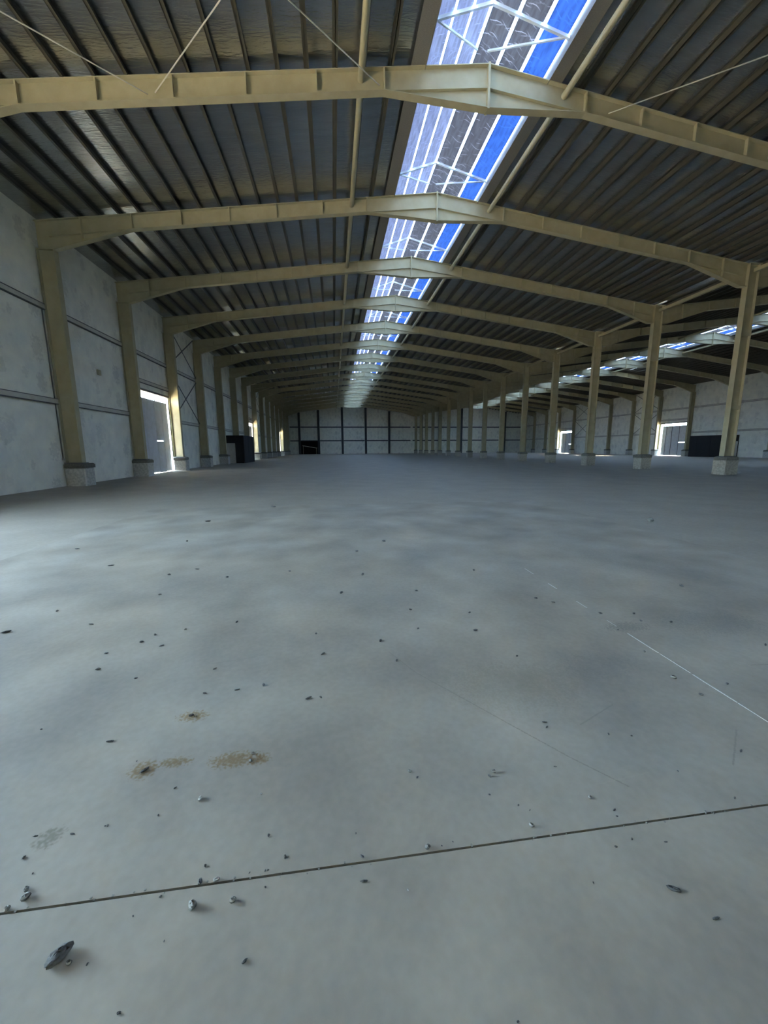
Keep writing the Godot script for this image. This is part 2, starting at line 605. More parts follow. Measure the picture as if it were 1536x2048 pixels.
func wall_side(x: float, dir: float, side: String, label: String) -> void:
	# dir points into the room
	var w := thing("wall_" + side, label, "wall", Vector3.ZERO, "", "structure")
	var xa := minf(x, x - dir * 0.2)
	var xb := maxf(x, x - dir * 0.2)
	for n in range(FIRST, LAST):
		var z1 := zf(n)
		var z0 := zf(n + 1)
		var gap := 0.0
		var rows := [[-0.3, 3.72], [3.72, 7.6], [7.6, 11.25]]
		for k in 3:
			if k < 2 and (has_door(n) or n == OPEN_BAY and dir > 0):
				continue
			part("wall_panel", boxmesh(Vector3(xa, rows[k][0] + gap, z0 + gap), Vector3(xb, rows[k][1] - gap, z1 - gap)), m.plaster, w)
		if has_door(n) or n == OPEN_BAY and dir > 0:
			# opening from 0.65 to 5.75 m along the bay, 5.3 m high
			part("wall_panel", boxmesh(Vector3(xa, -0.3, z1 - 0.65), Vector3(xb, 7.6 - gap, z1 - gap)), m.plaster, w)
			part("wall_panel", boxmesh(Vector3(xa, -0.3, z0 + gap), Vector3(xb, 7.6 - gap, z1 - 5.75)), m.plaster, w)
			part("wall_panel", boxmesh(Vector3(xa, 5.3, z1 - 5.75), Vector3(xb, 7.6 - gap, z1 - 0.65)), m.plaster, w)
			part("sill", boxmesh(Vector3(xa, -0.3, z1 - 5.75), Vector3(xb, -0.001, z1 - 0.65)), m.plinth_concrete, w)
	# a strip that closes the wall under the roof edge
	part("eaves_strip", boxmesh(Vector3(xa, 11.25, zf(LAST) - 0.2), Vector3(xb, 11.6, zf(FIRST) + 0.2)), m.plaster, w)


func gable(n: int, side: String, label: String, mt: Material, into: float, openings: Array) -> void:
	# a gable wall at frame n; openings are [x0, x1, height]
	var w := thing("wall_" + side, label, "wall", Vector3.ZERO, "", "structure")
	var z := zf(n)
	var za := minf(z, z - into * 0.2)
	var zb := maxf(z, z - into * 0.2)
	var xs := [WALL_L - 0.2]
	for r in RIDGE:
		xs.append_array([r - 14.2, r - 9.0, r - 2.5, r + 4.0, r + 10.6, r + 17.06])
	xs[xs.size() - 1] = WALL_R + 0.2
	for i in xs.size() - 1:
		var xa: float = xs[i]
		var xb: float = xs[i + 1]
		for row in [[-0.3, 3.6], [3.6, 7.3], [7.3, 14.4]]:
			var lo: float = row[0]
			for o in openings:
				if o[0] < xb - 0.02 and o[1] > xa + 0.02 and o[2] > row[0]:
					lo = minf(o[2], row[1])
			if lo > row[0] and row[0] < 0:
				part("sill", boxmesh(Vector3(xa, -0.3, za), Vector3(xb, -0.001, zb)), m.plinth_concrete, w)
			if lo < row[1] - 0.01:
				if row[1] > 8:
					var st := mb()
					var r: float = RIDGE[0] if xb < VALLEY + 0.3 else RIDGE[1]
					var roofline := func(x: float) -> float: return minf(top(x - r) + 0.198, 13.1)
					var mid := [Vector2(xb, roofline.call(xb)), Vector2(xa, roofline.call(xa))]
					if xa < r - 2.2 and xb > r - 2.2:
						mid.insert(1, Vector2(r - 2.2, roofline.call(r - 2.2)))
					if xa < r + 2.2 and xb > r + 2.2:
						mid.insert(1, Vector2(r + 2.2, roofline.call(r + 2.2)))
					plate(st, [Vector2(xa, lo), Vector2(xb, lo)] + mid, za, zb)
					part("wall_panel", st.commit(), mt, w)
				else:
					part("wall_panel", boxmesh(Vector3(xa, lo, za), Vector3(xb, row[1], zb)), mt, w)
	# the triangle under each lantern
	for r in RIDGE:
		var st := mb()
		plate(st, [Vector2(r - 2.2, 13.0), Vector2(r + 2.2, 13.0), Vector2(r + 2.2, 13.3), Vector2(r - 0.37, 13.75), Vector2(r - 2.2, 13.3)], za, zb)
		part("lantern_end", st.commit(), mt, w)


func foil_roof() -> void:
	# one sheet of lining per bay and slope, resting on the purlins
	var names := ["ceiling", "ceiling_2", "ceiling_3", "ceiling_4"]
	var labels := ["silver foil roof lining sloping up from the doored white wall to the first lantern", "silver foil roof lining between the first lantern and the row of free columns", "silver foil roof lining between the free columns and the second lantern", "silver foil roof lining falling from the second lantern to the wall with the dark booth"]
	for k in 4:
		var r: float = RIDGE[k / 2]
		var c := thing("ceiling_%d" % (k + 1), labels[k], "ceiling", Vector3.ZERO, "", "structure")
		var s := -1.0 if k % 2 == 0 else 1.0
		var inner := 2.28 if s < 0 else 2.36
		var outer := 17.35 if k in [0, 3] else 17.06
		for n in range(FIRST, LAST):
			var spans := [[inner, outer]]
			if k == 3 and n in [7, 8, 10]:
				# sheets that have slipped: daylight shows in narrow slits
				spans = [[inner, 3.6], [3.69, 4.45], [4.53, 5.3], [5.40, 6.15], [6.21, outer]]
			for sp in spans:
				var st := mb()
				var z1 := zf(n) + (0.2 if n == FIRST else 0.0)
				var z0 := zf(n + 1) - (0.2 if n == LAST - 1 else 0.0)
				var p: Array = [Vector2(r + s * sp[0], top(sp[0]) + PURLIN_H), Vector2(r + s * sp[1], top(sp[1]) + PURLIN_H), Vector2(r + s * sp[1], top(sp[1]) + PURLIN_H + 0.06), Vector2(r + s * sp[0], top(sp[0]) + PURLIN_H + 0.06)]
				if spans.size() > 1:
					z1 -= 1.2 if sp != spans[0] and sp != spans[4] else 0.0
				plate(st, p, z0, z1)
				part("foil_sheet", st.commit(), m.foil, c)
				if spans.size() > 1 and sp != spans[0] and sp != spans[4]:
					var st3 := mb()
					plate(st3, p, z1, z1 + 1.2)
					part("foil_sheet", st3.commit(), m.foil, c)
			if spans.size() > 1:
				for q in [[3.6, 3.69], [4.45, 4.53], [5.3, 5.40], [6.15, 6.21]]:
					var st4 := mb()
					var zz := zf(n)
					plate(st4, [Vector2(r + q[0], top(q[0]) + PURLIN_H + 0.03), Vector2(r + q[1], top(q[1]) + PURLIN_H + 0.03), Vector2(r + q[1], top(q[1]) + PURLIN_H + 0.07), Vector2(r + q[0], top(q[0]) + PURLIN_H + 0.07)], zz - 1.4, zz)
					plate(st4, [Vector2(r + q[0], top(q[0]) + PURLIN_H + 0.03), Vector2(r + q[1], top(q[1]) + PURLIN_H + 0.03), Vector2(r + q[1], top(q[1]) + PURLIN_H + 0.07), Vector2(r + q[0], top(q[0]) + PURLIN_H + 0.07)], zz - 6.0, zz - (5.0 if n == 7 else 3.2))
					part("lap_strip", st4.commit(), m.foil, c)


func purlins() -> void:
	var what := ["slope to the doored wall", "slope to the free columns", "slope rising beyond the free columns", "slope to the farther side wall"]
	for k in 4:
		var r: float = RIDGE[k / 2]
		var s := -1.0 if k % 2 == 0 else 1.0
		var offsets := []
		var step := 0.822 if k % 2 == 0 else 0.885
		var d := 3.03 if k % 2 == 0 else 3.05
		while d < 16.9:
			offsets.append(d)
			d += step
		for o in offsets:
			var st := mb()
			var y := top(o)
			var z0 := zf(LAST) + 0.02
			var z1 := zf(FIRST) - 0.02
			var x: float = r + s * o
			# a Z section: web, lower flange and upper flange
			box(st, Vector3(x - 0.012, y, z0), Vector3(x + 0.012, y + PURLIN_H, z1))
			box(st, Vector3(x - 0.012, y, z0), Vector3(x + 0.075, y + 0.015, z1))
			box(st, Vector3(x - 0.075, y + PURLIN_H - 0.015, z0), Vector3(x + 0.012, y + PURLIN_H, z1))
			var p := part("roof_purlin", st.commit(), m.purlin_steel, self)
			tag(p, "dark steel purlin under the foil, %s from the lantern, %s" % [NTH[offsets.find(o) + 1], what[k]], "purlin", "purlins: " + what[k])


# ---------------------------------------------------------------- the steel frames
func rafter_meshes(kind: int) -> Dictionary:
	# kind 0: wall end at the left, free column at the right; kind 1: the mirror of that
	var le := 17.0 if kind == 0 else 16.73
	var re := 16.73 if kind == 0 else 17.0
	var depth_end := 1.14
	var under := func(x: float) -> float:
		var a := absf(x)
		if a <= 3.23:
			return lerpf(11.97, 12.13, a / 3.23)
		if a <= 13.3:
			return lerpf(12.13, top(13.3) - 0.58, (a - 3.23) / (13.3 - 3.23))
		return lerpf(top(13.3) - 0.58, top(16.35) - depth_end, (a - 13.3) / (16.35 - 13.3)) if a <= 16.35 else top(16.35) - depth_end
	var d := {}
	var st := mb()
	var web := [Vector2(-le, top(le)), Vector2(0, RIDGE_TOP), Vector2(re, top(re)), Vector2(re, under.call(re))]
	for x in [16.35, 13.3, 3.23, 0.0, -3.23, -13.3, -16.35]:
		web.append(Vector2(x, under.call(x)))
	web.append(Vector2(-le, under.call(le)))
	plate(st, web, -0.008, 0.008)
	d.web = st.commit()
	st = mb()
	strip(st, [Vector2(-le, top(le)), Vector2(0, RIDGE_TOP), Vector2(re, top(re))], 0.024, 0.26)
	d.top_flange = st.commit()
	st = mb()
	var low := []
	for x in [-le, -16.35, -13.3, -3.23, 0.0, 3.23, 13.3, 16.35, re]:
		low.append(Vector2(x, under.call(x) + 0.012))
	strip(st, low, 0.024, 0.26)
	d.bottom_flange = st.commit()
	st = mb()
	strip(st, [Vector2(-3.4, 12.12), Vector2(0, 12.515), Vector2(3.4, 12.12)], 0.02, 0.20)
	d.knee_flange = st.commit()
	st = mb()
	box(st, Vector3(-0.035, 11.93, -0.135), Vector3(0.035, 13.15, 0.135))
	d.ridge_plate = st.commit()
	st = mb()
	for s in [-1.0, 1.0]:
		strip(st, [Vector2(s * 13.3, top(13.3) - 0.56), Vector2(s * 16.5, top(16.5) - 0.62)], 0.018, 0.2)
	d.haunch_flange = st.commit()
	for k in 7:
		var a := 3.23 + 2.0 * k
		for s in [-1.0, 1.0]:
			st = mb()
			box(st, Vector3(s * a - 0.022, under.call(a), -0.125), Vector3(s * a + 0.022, top(a) - 0.01, 0.125))
			d["stiffener%d" % (k * 2 + (0 if s < 0 else 1))] = st.commit()
	return d


func frames() -> void:
	var meshes := [rafter_meshes(0), rafter_meshes(1)]
	# columns: an I section with its depth across the aisle
	var st := mb()
	box(st, Vector3(-0.33, 1.02, -0.15), Vector3(-0.305, 9.9, 0.15))
	var fl_out := st.commit()
	st = mb()
	box(st, Vector3(0.305, 1.02, -0.15), Vector3(0.33, 9.9, 0.15))
	var fl_in := st.commit()
	var web := boxmesh(Vector3(-0.31, 1.02, -0.009), Vector3(0.31, 9.9, 0.009))
	var base := boxmesh(Vector3(-0.4, 1.02, -0.21), Vector3(0.4, 1.05, 0.21))
	var tall_l := boxmesh(Vector3(-0.31, 1.02, -0.15), Vector3(-0.285, 10.98, 0.15))
	var tall_r := boxmesh(Vector3(0.285, 1.02, -0.15), Vector3(0.31, 10.98, 0.15))
	var tall_web := boxmesh(Vector3(-0.29, 1.02, -0.009), Vector3(0.29, 10.98, 0.009))
	var splice := boxmesh(Vector3(-0.3, -0.11, -0.10), Vector3(0.3, 0.11, 0.10))
	var cap := boxmesh(Vector3(-0.36, 10.96, -0.2), Vector3(0.36, 11.0, 0.2))
	for n in range(FIRST + 1, LAST):
		var z := zf(n)
		for a in 2:
			var t := thing("roof_beam", "cream steel rafter, %s from the far wall, %s" % [NTH[LAST - n], ["aisle beside the doored wall", "aisle beyond the free columns"][a]], "rafter", Vector3(RIDGE[a], 0, z), ["rafters over the first aisle", "rafters over the second aisle"][a])
			for key in meshes[a]:
				part("stiffener" if key.begins_with("stiffener") else key, meshes[a][key], m.cream_steel, t)
		for s in 2:
			var left := s == 0
			var c := thing("wall_column", "cream steel column on the %s, %s from the far wall" % [["doored white wall", "wall beyond the free columns"][s], NTH[LAST - n]], "column", Vector3(-11.67 if left else 55.83, 0, z), ["columns along the doored wall", "columns along the booth wall"][s])
			part("flange", fl_out, m.cream_steel, c)
			part("flange", fl_in, m.cream_steel, c)
			part("web", web, m.cream_steel, c)
			part("base_plate", base, m.dark_steel, c)
			var p := thing("concrete_plinth", "square plinth at the %s, %s from the far wall" % [["doored white wall", "wall beyond the free columns"][s], NTH[LAST - n]], "plinth", Vector3(-11.565 if left else 55.725, 0, z), ["plinths along the doored wall", "plinths along the booth wall"][s])
			plinth(p, 0.43, 0.37, m.plinth_white, n * 7 + s)
		var fc := thing("steel_column", "free-standing cream steel column between the aisles, %s from the far wall" % NTH[LAST - n], "column", Vector3(VALLEY, 0, z), "free columns between the aisles")
		part("flange", tall_l, m.cream_steel, fc)
		part("flange", tall_r, m.cream_steel, fc)
		part("web", tall_web, m.cream_steel, fc)
		part("base_plate", base, m.dark_steel, fc)
		part("cap_plate", cap, m.cream_steel, fc)
		for y in [3.7, 7.55]:
			part("splice_plate", splice, m.cream_steel, fc, Vector3(0, y, 0))
		var fp := thing("concrete_plinth", "chipped concrete plinth of a free-standing column, %s from the far wall" % NTH[LAST - n], "plinth", Vector3(VALLEY, 0, z), "plinths of the free columns")
		plinth(fp, 0.41, 0.38, m.plinth_concrete, n * 7 + 3)


func plinth(p: Node3D, hx: float, hz: float, mt: Material, seed_value: int) -> void:
	# a cast block with a rougher grout cap; the corners are knocked about differently in six variants
	var v := posmod(seed_value, 6)
	var key := "plinth%d_%.2f" % [v, hx]
	if not shared.has(key):
		var r := RandomNumberGenerator.new()
		r.seed = 100 + v
		var st := mb()
		cbox(st, Vector3(-hx, 0, -hz), Vector3(hx, 0.82, hz), r.randf_range(0.015, 0.05))
		var body := st.commit()
		st = mb()
		cbox(st, Vector3(-hx - r.randf_range(0.0, 0.05), 0.815, -hz - r.randf_range(0.0, 0.05)), Vector3(hx + r.randf_range(0.0, 0.05), 1.02, hz + r.randf_range(0.0, 0.05)), r.randf_range(0.03, 0.06))
		shared[key] = [body, st.commit()]
	part("block", shared[key][0], mt, p)
	part("grout_cap", shared[key][1], m.plinth_cap, p)


func longitudinal() -> void:
	# struts beside the lanterns, the valley gutter beam, wall rails, wall bracing, roof rods
	for a in 2:
		for s in 2:
			var x: float = RIDGE[a] + [-3.92, 2.52][s]
			var y := top(x - RIDGE[a]) - 0.23
			var st := mb()
			tube(st, Vector3(x, y, zf(LAST)), Vector3(x, y, zf(FIRST)), 0.095, 12)
			var o := part("ridge_strut", st.commit(), m.cream_steel, self)
			tag(o, ["long steel tube strut beside the first lantern, on the side of the doored wall", "long steel tube strut beside the first lantern, on the side of the free columns", "long steel tube strut beside the second lantern, on the side of the free columns", "long steel tube strut beside the second lantern, on the side of the booth wall"][a * 2 + s], "strut")
	for n in range(FIRST, LAST):
		var st := mb()
		box(st, Vector3(VALLEY - 0.09, 10.55, zf(n + 1) + 0.16), Vector3(VALLEY + 0.09, 10.73, zf(n) - 0.16))
		tag(part("valley_tie", st.commit(), m.cream_steel, self), "short steel tie between two free column heads, %s from the far wall" % NTH[LAST - n], "tie beam", "ties between column heads")
	# rails on the long walls, one length per bay
	for s in 2:
		var x: float = [WALL_L, WALL_R][s]
		var dir: float = [1.0, -1.0][s]
		for n in range(FIRST, LAST):
			var ys := [3.60, 7.48]
			if has_door(n) or n == OPEN_BAY and s == 0:
				ys = [5.80, 7.48]
			for y in ys:
				var o := thing("wall_rail", "", "", Vector3(x, y, 0))
				var za := zf(n + 1) + 0.17
				var zb := zf(n) - 0.17
				var face := dir * 0.09
				var lip := dir * 0.115
				part("web", boxmesh(Vector3(minf(0, face), 0.03, za), Vector3(maxf(0, face), 0.215, zb)), m.rail_steel, o)
				part("flange", boxmesh(Vector3(minf(0, lip), 0.0, za), Vector3(maxf(0, lip), 0.03, zb)), m.dark_steel, o)  # dark lip paints in the shadow under the rail
				part("flange", boxmesh(Vector3(minf(0, lip), 0.215, za), Vector3(maxf(0, lip), 0.24, zb)), m.dark_steel, o)
				tag(o, "%s steel rail on the %s, %s bay from the far wall" % ["upper" if y > 7 else "lower" if y < 5 else "door-head", ["doored white wall", "wall beyond the free columns"][s], NTH[LAST - n]], "rail", ("upper" if y > 7 else "lower" if y < 5 else "door-head") + [" rails of the doored wall", " rails of the booth wall"][s])
	# cross bracing on the walls
	for b in [[0, 4], [0, 9], [0, 14], [1, 4], [1, 9], [1, 12]]:
		var x: float = [-11.9, 56.06][b[0]]
		var n: int = b[1]
		for row in [[7.75, 10.9], [3.85, 7.4]]:
			var t := thing("cross_brace", "%s cross brace on the %s, %s bay from the far wall" % ["upper" if row[0] > 5 else "lower", ["doored white wall", "wall beyond the free columns"][b[0]], NTH[LAST - n]], "brace", Vector3(x, 0, 0), ("upper" if row[0] > 5 else "lower") + " wall braces")
			for flip in 2:
				var st := mb()
				bar(st, Vector3(0.03 * flip, row[flip], zf(n) - 0.16), Vector3(0.03 * flip, row[1 - flip], zf(n + 1) + 0.16), 0.025, 0.08, Vector3.UP)
				part("angle_bar", st.commit(), m.dark_steel, t)
	# crossed tie rods under the roof between the first two frames
	var ya := func(x: float) -> float: return top(x - RIDGE[0]) - 0.36
	for pair in [[-4.7, 1.65], [-10.9, -4.9], [9.1, 15.2]]:
		var t := thing("tie_rods", ["pair of crossed thin tie rods under the foil next to the lantern, doored-wall slope", "pair of crossed thin tie rods under the foil near the doored wall", "pair of crossed thin tie rods under the foil on the slope towards the free columns"][[-4.7, -10.9, 9.1].find(pair[0])], "tie rod", Vector3.ZERO)
		for flip in 2:
			var st := mb()
			tube(st, Vector3(pair[flip], ya.call(pair[flip]) - 0.03 * flip, zf(1) + 0.02), Vector3(pair[1 - flip], ya.call(pair[1 - flip]) - 0.03 * flip, zf(0) - 0.02), 0.016, 8)
			part("rod", st.commit(), m.rod_steel, t)


# ---------------------------------------------------------------- lanterns
func lanterns() -> void:
	var eave_y := 13.12
	var ridge_y := 13.68
	var lx := -1.97
	var rx := 1.93
	var px := -0.36
	# one lantern bay: drawn once, then copied
	var z0 := -BAY
	var z1 := 0.0
	var meshes := []
	for s in 2:
		var a := Vector2(px, ridge_y)
		var b := Vector2(lx if s == 0 else rx, eave_y)
		for k in 3:
			var p := a.lerp(b, (k + 0.06) / 3.0)
			var q := a.lerp(b, (k + 0.94) / 3.0)
			var st := mb()
			var v := [Vector3(p.x, p.y, z1), Vector3(q.x, q.y, z1), Vector3(q.x, q.y, z0), Vector3(p.x, p.y, z0)]
			if s == 1:
				quad(st, v[0], v[1], v[2], v[3])
			else:
				quad(st, v[1], v[0], v[3], v[2], [Vector2(1, 0), Vector2(0, 0), Vector2(0, 1), Vector2(1, 1)])
			var mt: Material = m.film_lilac if s == 0 else (m.film_blue if k == 2 else m.film_dark)
			meshes.append(["pane", st.commit(), mt])
		for k in 4:
			var w0 := maxf(0.0, k - 0.11) / 3.0
			var w1 := minf(3.0, k + 0.11) / 3.0
			var p := a.lerp(b, w0)
			var q := a.lerp(b, w1)
			var st := mb()
			quad(st, Vector3(p.x, p.y + 0.01, z1), Vector3(q.x, q.y + 0.01, z1), Vector3(q.x, q.y + 0.01, z0), Vector3(p.x, p.y + 0.01, z0))
			meshes.append(["joint_strip", st.commit(), m.joint_strip])
	for s in 2:
		# upstand and flashing at the edge
		var e := lx if s == 0 else rx
		var dir := -1.0 if s == 0 else 1.0
		var st := mb()
		box(st, Vector3(minf(e, e + dir * 0.03), 12.84, z0), Vector3(maxf(e, e + dir * 0.03), 13.16, z1))
		box(st, Vector3(minf(e, e + dir * 0.45), 12.86, z0), Vector3(maxf(e, e + dir * 0.45), 12.88, z1))
		box(st, Vector3(minf(e, e + dir * 0.45), 13.06, z0), Vector3(maxf(e, e + dir * 0.45), 13.1, z1))
		meshes.append(["upstand", st.commit(), m.flashing])
	var cz := 1.15 - BAY   # cross bar stands a little before the next frame
	var st := mb()
	bar(st, Vector3(lx, eave_y - 0.06, cz), Vector3(px, ridge_y - 0.06, cz), 0.07, 0.08)
	bar(st, Vector3(px, ridge_y - 0.06, cz), Vector3(rx, eave_y - 0.06, cz), 0.07, 0.08)
	meshes.append(["cross_bar", st.commit(), m.white_bar])
	for s in 2:
		st = mb()
		bar(st, Vector3([lx + 0.05, rx - 0.12][s], eave_y - 0.06, cz), Vector3(px + [-0.02, 0.3][s], ridge_y - 0.2, z0 + 0.05), 0.045, 0.05)
		meshes.append(["brace", st.commit(), m.white_bar])
	for a in 2:
		for n in range(FIRST, LAST - 1):
			var t := thing("ridge_skylight", "lantern bay of blue and lilac panes, %s from far wall, %s" % [NTH[LAST - 1 - n], ["aisle beside doored wall", "aisle beyond free columns"][a]], "skylight", Vector3(RIDGE[a], 0, zf(n)), ["lantern bays over the first aisle", "lantern bays over the second aisle"][a])
			for q in meshes:
				part(q[0], q[1], q[2], t)
		# the last bay before the far wall is closed with sheet
		var c := mb()
		plate(c, [Vector2(lx - 0.45, 13.02), Vector2(lx, 13.02), Vector2(px, ridge_y), Vector2(rx, 13.02), Vector2(rx + 0.5, 13.02), Vector2(rx + 0.5, 13.1), Vector2(rx, 13.1), Vector2(px, ridge_y + 0.06), Vector2(lx, 13.1), Vector2(lx - 0.45, 13.1)], zf(LAST) - 0.2, zf(LAST - 1))
		var o := part("ridge_cover", c.commit(), m.foil, self, Vector3(RIDGE[a], 0, 0))
		tag(o, ["foil cover closing the end of the first lantern at the far wall", "foil cover closing the end of the second lantern at the far wall"][a], "roof sheet")


# ---------------------------------------------------------------- doors, booths and the far wall
func doors() -> void:
	var where := [["first", 3], ["second", 8], ["third", 13]]
	for s in 2:
		var x: float = [WALL_L - 0.06, WALL_R + 0.06][s]
		var dir: float = [1.0, -1.0][s]
		for w in where:
			var n: int = w[1]
			var d := thing("door_%d" % (s * 3 + where.find(w) + 1), w[0] + [" grey sheet gate in the doored white wall, daylight in the gaps round it", " grey sheet gate in the booth wall, daylight in the gaps round it"][s], "door", Vector3(x, 0, zf(n)), "", "structure")
			# sheets of the two leaves, along the bay: from, to, bottom, top
			var far_gap := 0.16 if s == 0 else 0.34
			var a0 := 0.70
			var b0 := 5.75 - far_gap
			var cuts := [a0, 2.1, 3.5, 4.6, b0]
			for i in 4:
				var low := 0.05 if i in [1, 3] else 0.012
				var rows := [[low, 4.92]]
				if i == 2 and s == 0 or i == 0 and s == 1:
					rows = [[low, 2.17], [2.23, 4.92]]
				for row in rows:
					var st := mb()
					box(st, Vector3(-0.02, row[0], -cuts[i + 1] + 0.012), Vector3(0.02, row[1], -cuts[i] - 0.012))
					part("sheet", st.commit(), m.door_sheet, d)
				# folded edge of the sheet, standing proud into the room
			for i in range(1, 4):
				var st := mb()
				box(st, Vector3(-0.05, 0.05, -cuts[i] - 0.03), Vector3(0.0, 4.9, -cuts[i] + 0.03))
				part("stile", st.commit(), m.dark_steel, d)
			if s == 0:
				part("added_sun_canopy", boxmesh(Vector3(-1.75, 5.75, -6.3), Vector3(-0.15, 5.8, -0.1)), m.door_sheet, d)  # unseen canopy, added to keep sun out of the gate gaps
			var tr := mb()
			box(tr, Vector3(minf(0, dir * 0.16), 5.32, -5.8), Vector3(maxf(0, dir * 0.16), 5.46, -0.6))
			part("track", tr.commit(), m.dark_steel, d)
			for i in [0.9, 2.3, 3.7, 5.1]:
				var hg := mb()
				box(hg, Vector3(-0.015, 4.9, -i - 0.04), Vector3(0.015, 5.34, -i + 0.04))
				part("hanger", hg.commit(), m.dark_steel, d)


func booths() -> void:
	# the dark sheet booths that stand against the long walls
	for s in 2:
		var x: float = [WALL_L + 0.02, WALL_R - 0.02][s]
		var dir: float = [1.0, -1.0][s]
		var zn: float = [-45.6, -47.7][s]
		var long := 5.6
		var b := thing("sheet_booth", ["black sheet-metal booth with a pale door, against the doored white wall", "black sheet-metal booth with a pale door, against the far side wall"][s], "booth", Vector3(x, 0, zn))
		var w := 2.0
		var side := func(called: String, lo: Vector3, hi: Vector3, mt: Material) -> void:
			var p := Vector3(minf(lo.x * dir, hi.x * dir), lo.y, lo.z)
			var q := Vector3(maxf(lo.x * dir, hi.x * dir), hi.y, hi.z)
			part(called, boxmesh(p, q), mt, b)
		var cz: float = -49.3086 - zn      # the roof is cut round the wall column
		side.call("roof_sheet", Vector3(0, 3.06, -long), Vector3(w, 3.1, cz - 0.2), m.black_sheet)
		side.call("roof_sheet", Vector3(0, 3.06, cz + 0.2), Vector3(w, 3.1, 0), m.black_sheet)
		side.call("roof_sheet", Vector3(0.76, 3.06, cz - 0.2), Vector3(w, 3.1, cz + 0.2), m.black_sheet)
		# the long side, in upright sheets
		for i in 5:
			side.call("side_sheet", Vector3(w - 0.03 - 0.012 * (i % 2), 0, -long + i * long / 5 + 0.006), Vector3(w - 0.012 * (i % 2), 3.06, -long + (i + 1) * long / 5 - 0.006), m.black_sheet)
		side.call("end_sheet", Vector3(0, 0, -long), Vector3(w - 0.05, 3.06, -long + 0.03), m.black_sheet)
		side.call("head_sheet", Vector3(0, 2.24, -0.03), Vector3(w - 0.05, 3.06, 0), m.black_sheet)
		side.call("front_sheet", Vector3(1.05, 0, -0.03), Vector3(w - 0.05, 2.24, 0), m.black_sheet)
		side.call("door_leaf", Vector3(0.12, 0.01, -0.01), Vector3(1.04, 2.23, 0.03), m.pale_board)
		side.call("corner_post", Vector3(0.0, 0, -0.05), Vector3(0.1, 2.24, 0.04), m.black_sheet)


func far_end() -> void:
	var z := zf(LAST)
	for a in 2:
		for dx in [-14.2, -9.0, -2.5, 4.0, 10.6]:
			var x: float = RIDGE[a] + dx
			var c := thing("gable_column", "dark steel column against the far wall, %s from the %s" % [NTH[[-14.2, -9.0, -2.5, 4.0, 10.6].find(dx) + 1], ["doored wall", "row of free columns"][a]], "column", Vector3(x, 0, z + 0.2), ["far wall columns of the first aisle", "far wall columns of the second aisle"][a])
			part("flange", boxmesh(Vector3(-0.3, 0, 0.15), Vector3(0.3, top(dx) - 0.1, 0.175)), m.gable_steel_shade, c)  # flange drawn wider to include the column's shadow on the wall
			part("web", boxmesh(Vector3(-0.015, 0, -0.18), Vector3(0.015, top(dx) - 0.1, 0.16)), m.gable_steel_shade, c)
		var xs := [-17.06, -14.2, -9.0, -2.5, 4.0, 10.6, 17.06]
		for i in 6:
			for y in [3.5, 7.2]:
				var st := mb()
				box(st, Vector3(RIDGE[a] + xs[i] + 0.32, y, z + 0.01), Vector3(RIDGE[a] + xs[i + 1] - 0.32, y + 0.26, z + 0.14))
				tag(part("gable_rail", st.commit(), m.gable_steel_shade, self), "%s dark rail on the far wall, %s panel from the %s" % ["upper" if y > 5 else "lower", NTH[i + 1], ["doored wall", "row of free columns"][a]], "rail", ["far wall rails, first aisle", "far wall rails, second aisle"][a])
	# the recess behind the opening in the far wall, lined black to paint in its darkness
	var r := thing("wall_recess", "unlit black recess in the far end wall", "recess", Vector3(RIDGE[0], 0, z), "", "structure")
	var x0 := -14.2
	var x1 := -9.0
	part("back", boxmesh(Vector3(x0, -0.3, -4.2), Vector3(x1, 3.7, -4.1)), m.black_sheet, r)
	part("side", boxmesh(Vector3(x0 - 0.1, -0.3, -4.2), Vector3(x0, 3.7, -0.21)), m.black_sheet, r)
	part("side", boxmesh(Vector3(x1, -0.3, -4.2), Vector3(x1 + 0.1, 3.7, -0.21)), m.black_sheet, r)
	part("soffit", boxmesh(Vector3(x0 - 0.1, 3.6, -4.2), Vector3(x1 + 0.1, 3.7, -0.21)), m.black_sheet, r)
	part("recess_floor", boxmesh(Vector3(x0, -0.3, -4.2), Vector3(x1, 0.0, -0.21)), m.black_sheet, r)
	var p := mb()
	bar(p, Vector3(RIDGE[0] - 13.6, 2.35, z - 0.8), Vector3(RIDGE[0] - 9.6, 1.65, z - 0.8), 0.05, 0.16)
	bar(p, Vector3(RIDGE[0] - 13.4, 0.0, z - 0.82), Vector3(RIDGE[0] - 13.4, 2.3, z - 0.82), 0.08, 0.08, Vector3.RIGHT)
	bar(p, Vector3(RIDGE[0] - 9.8, 0.0, z - 0.82), Vector3(RIDGE[0] - 9.8, 1.7, z - 0.82), 0.08, 0.08, Vector3.RIGHT)
	tag(part("barrier_rail", p.commit(), m.rail_steel, self), "sloping pale rail on two posts inside the black recess", "rail")


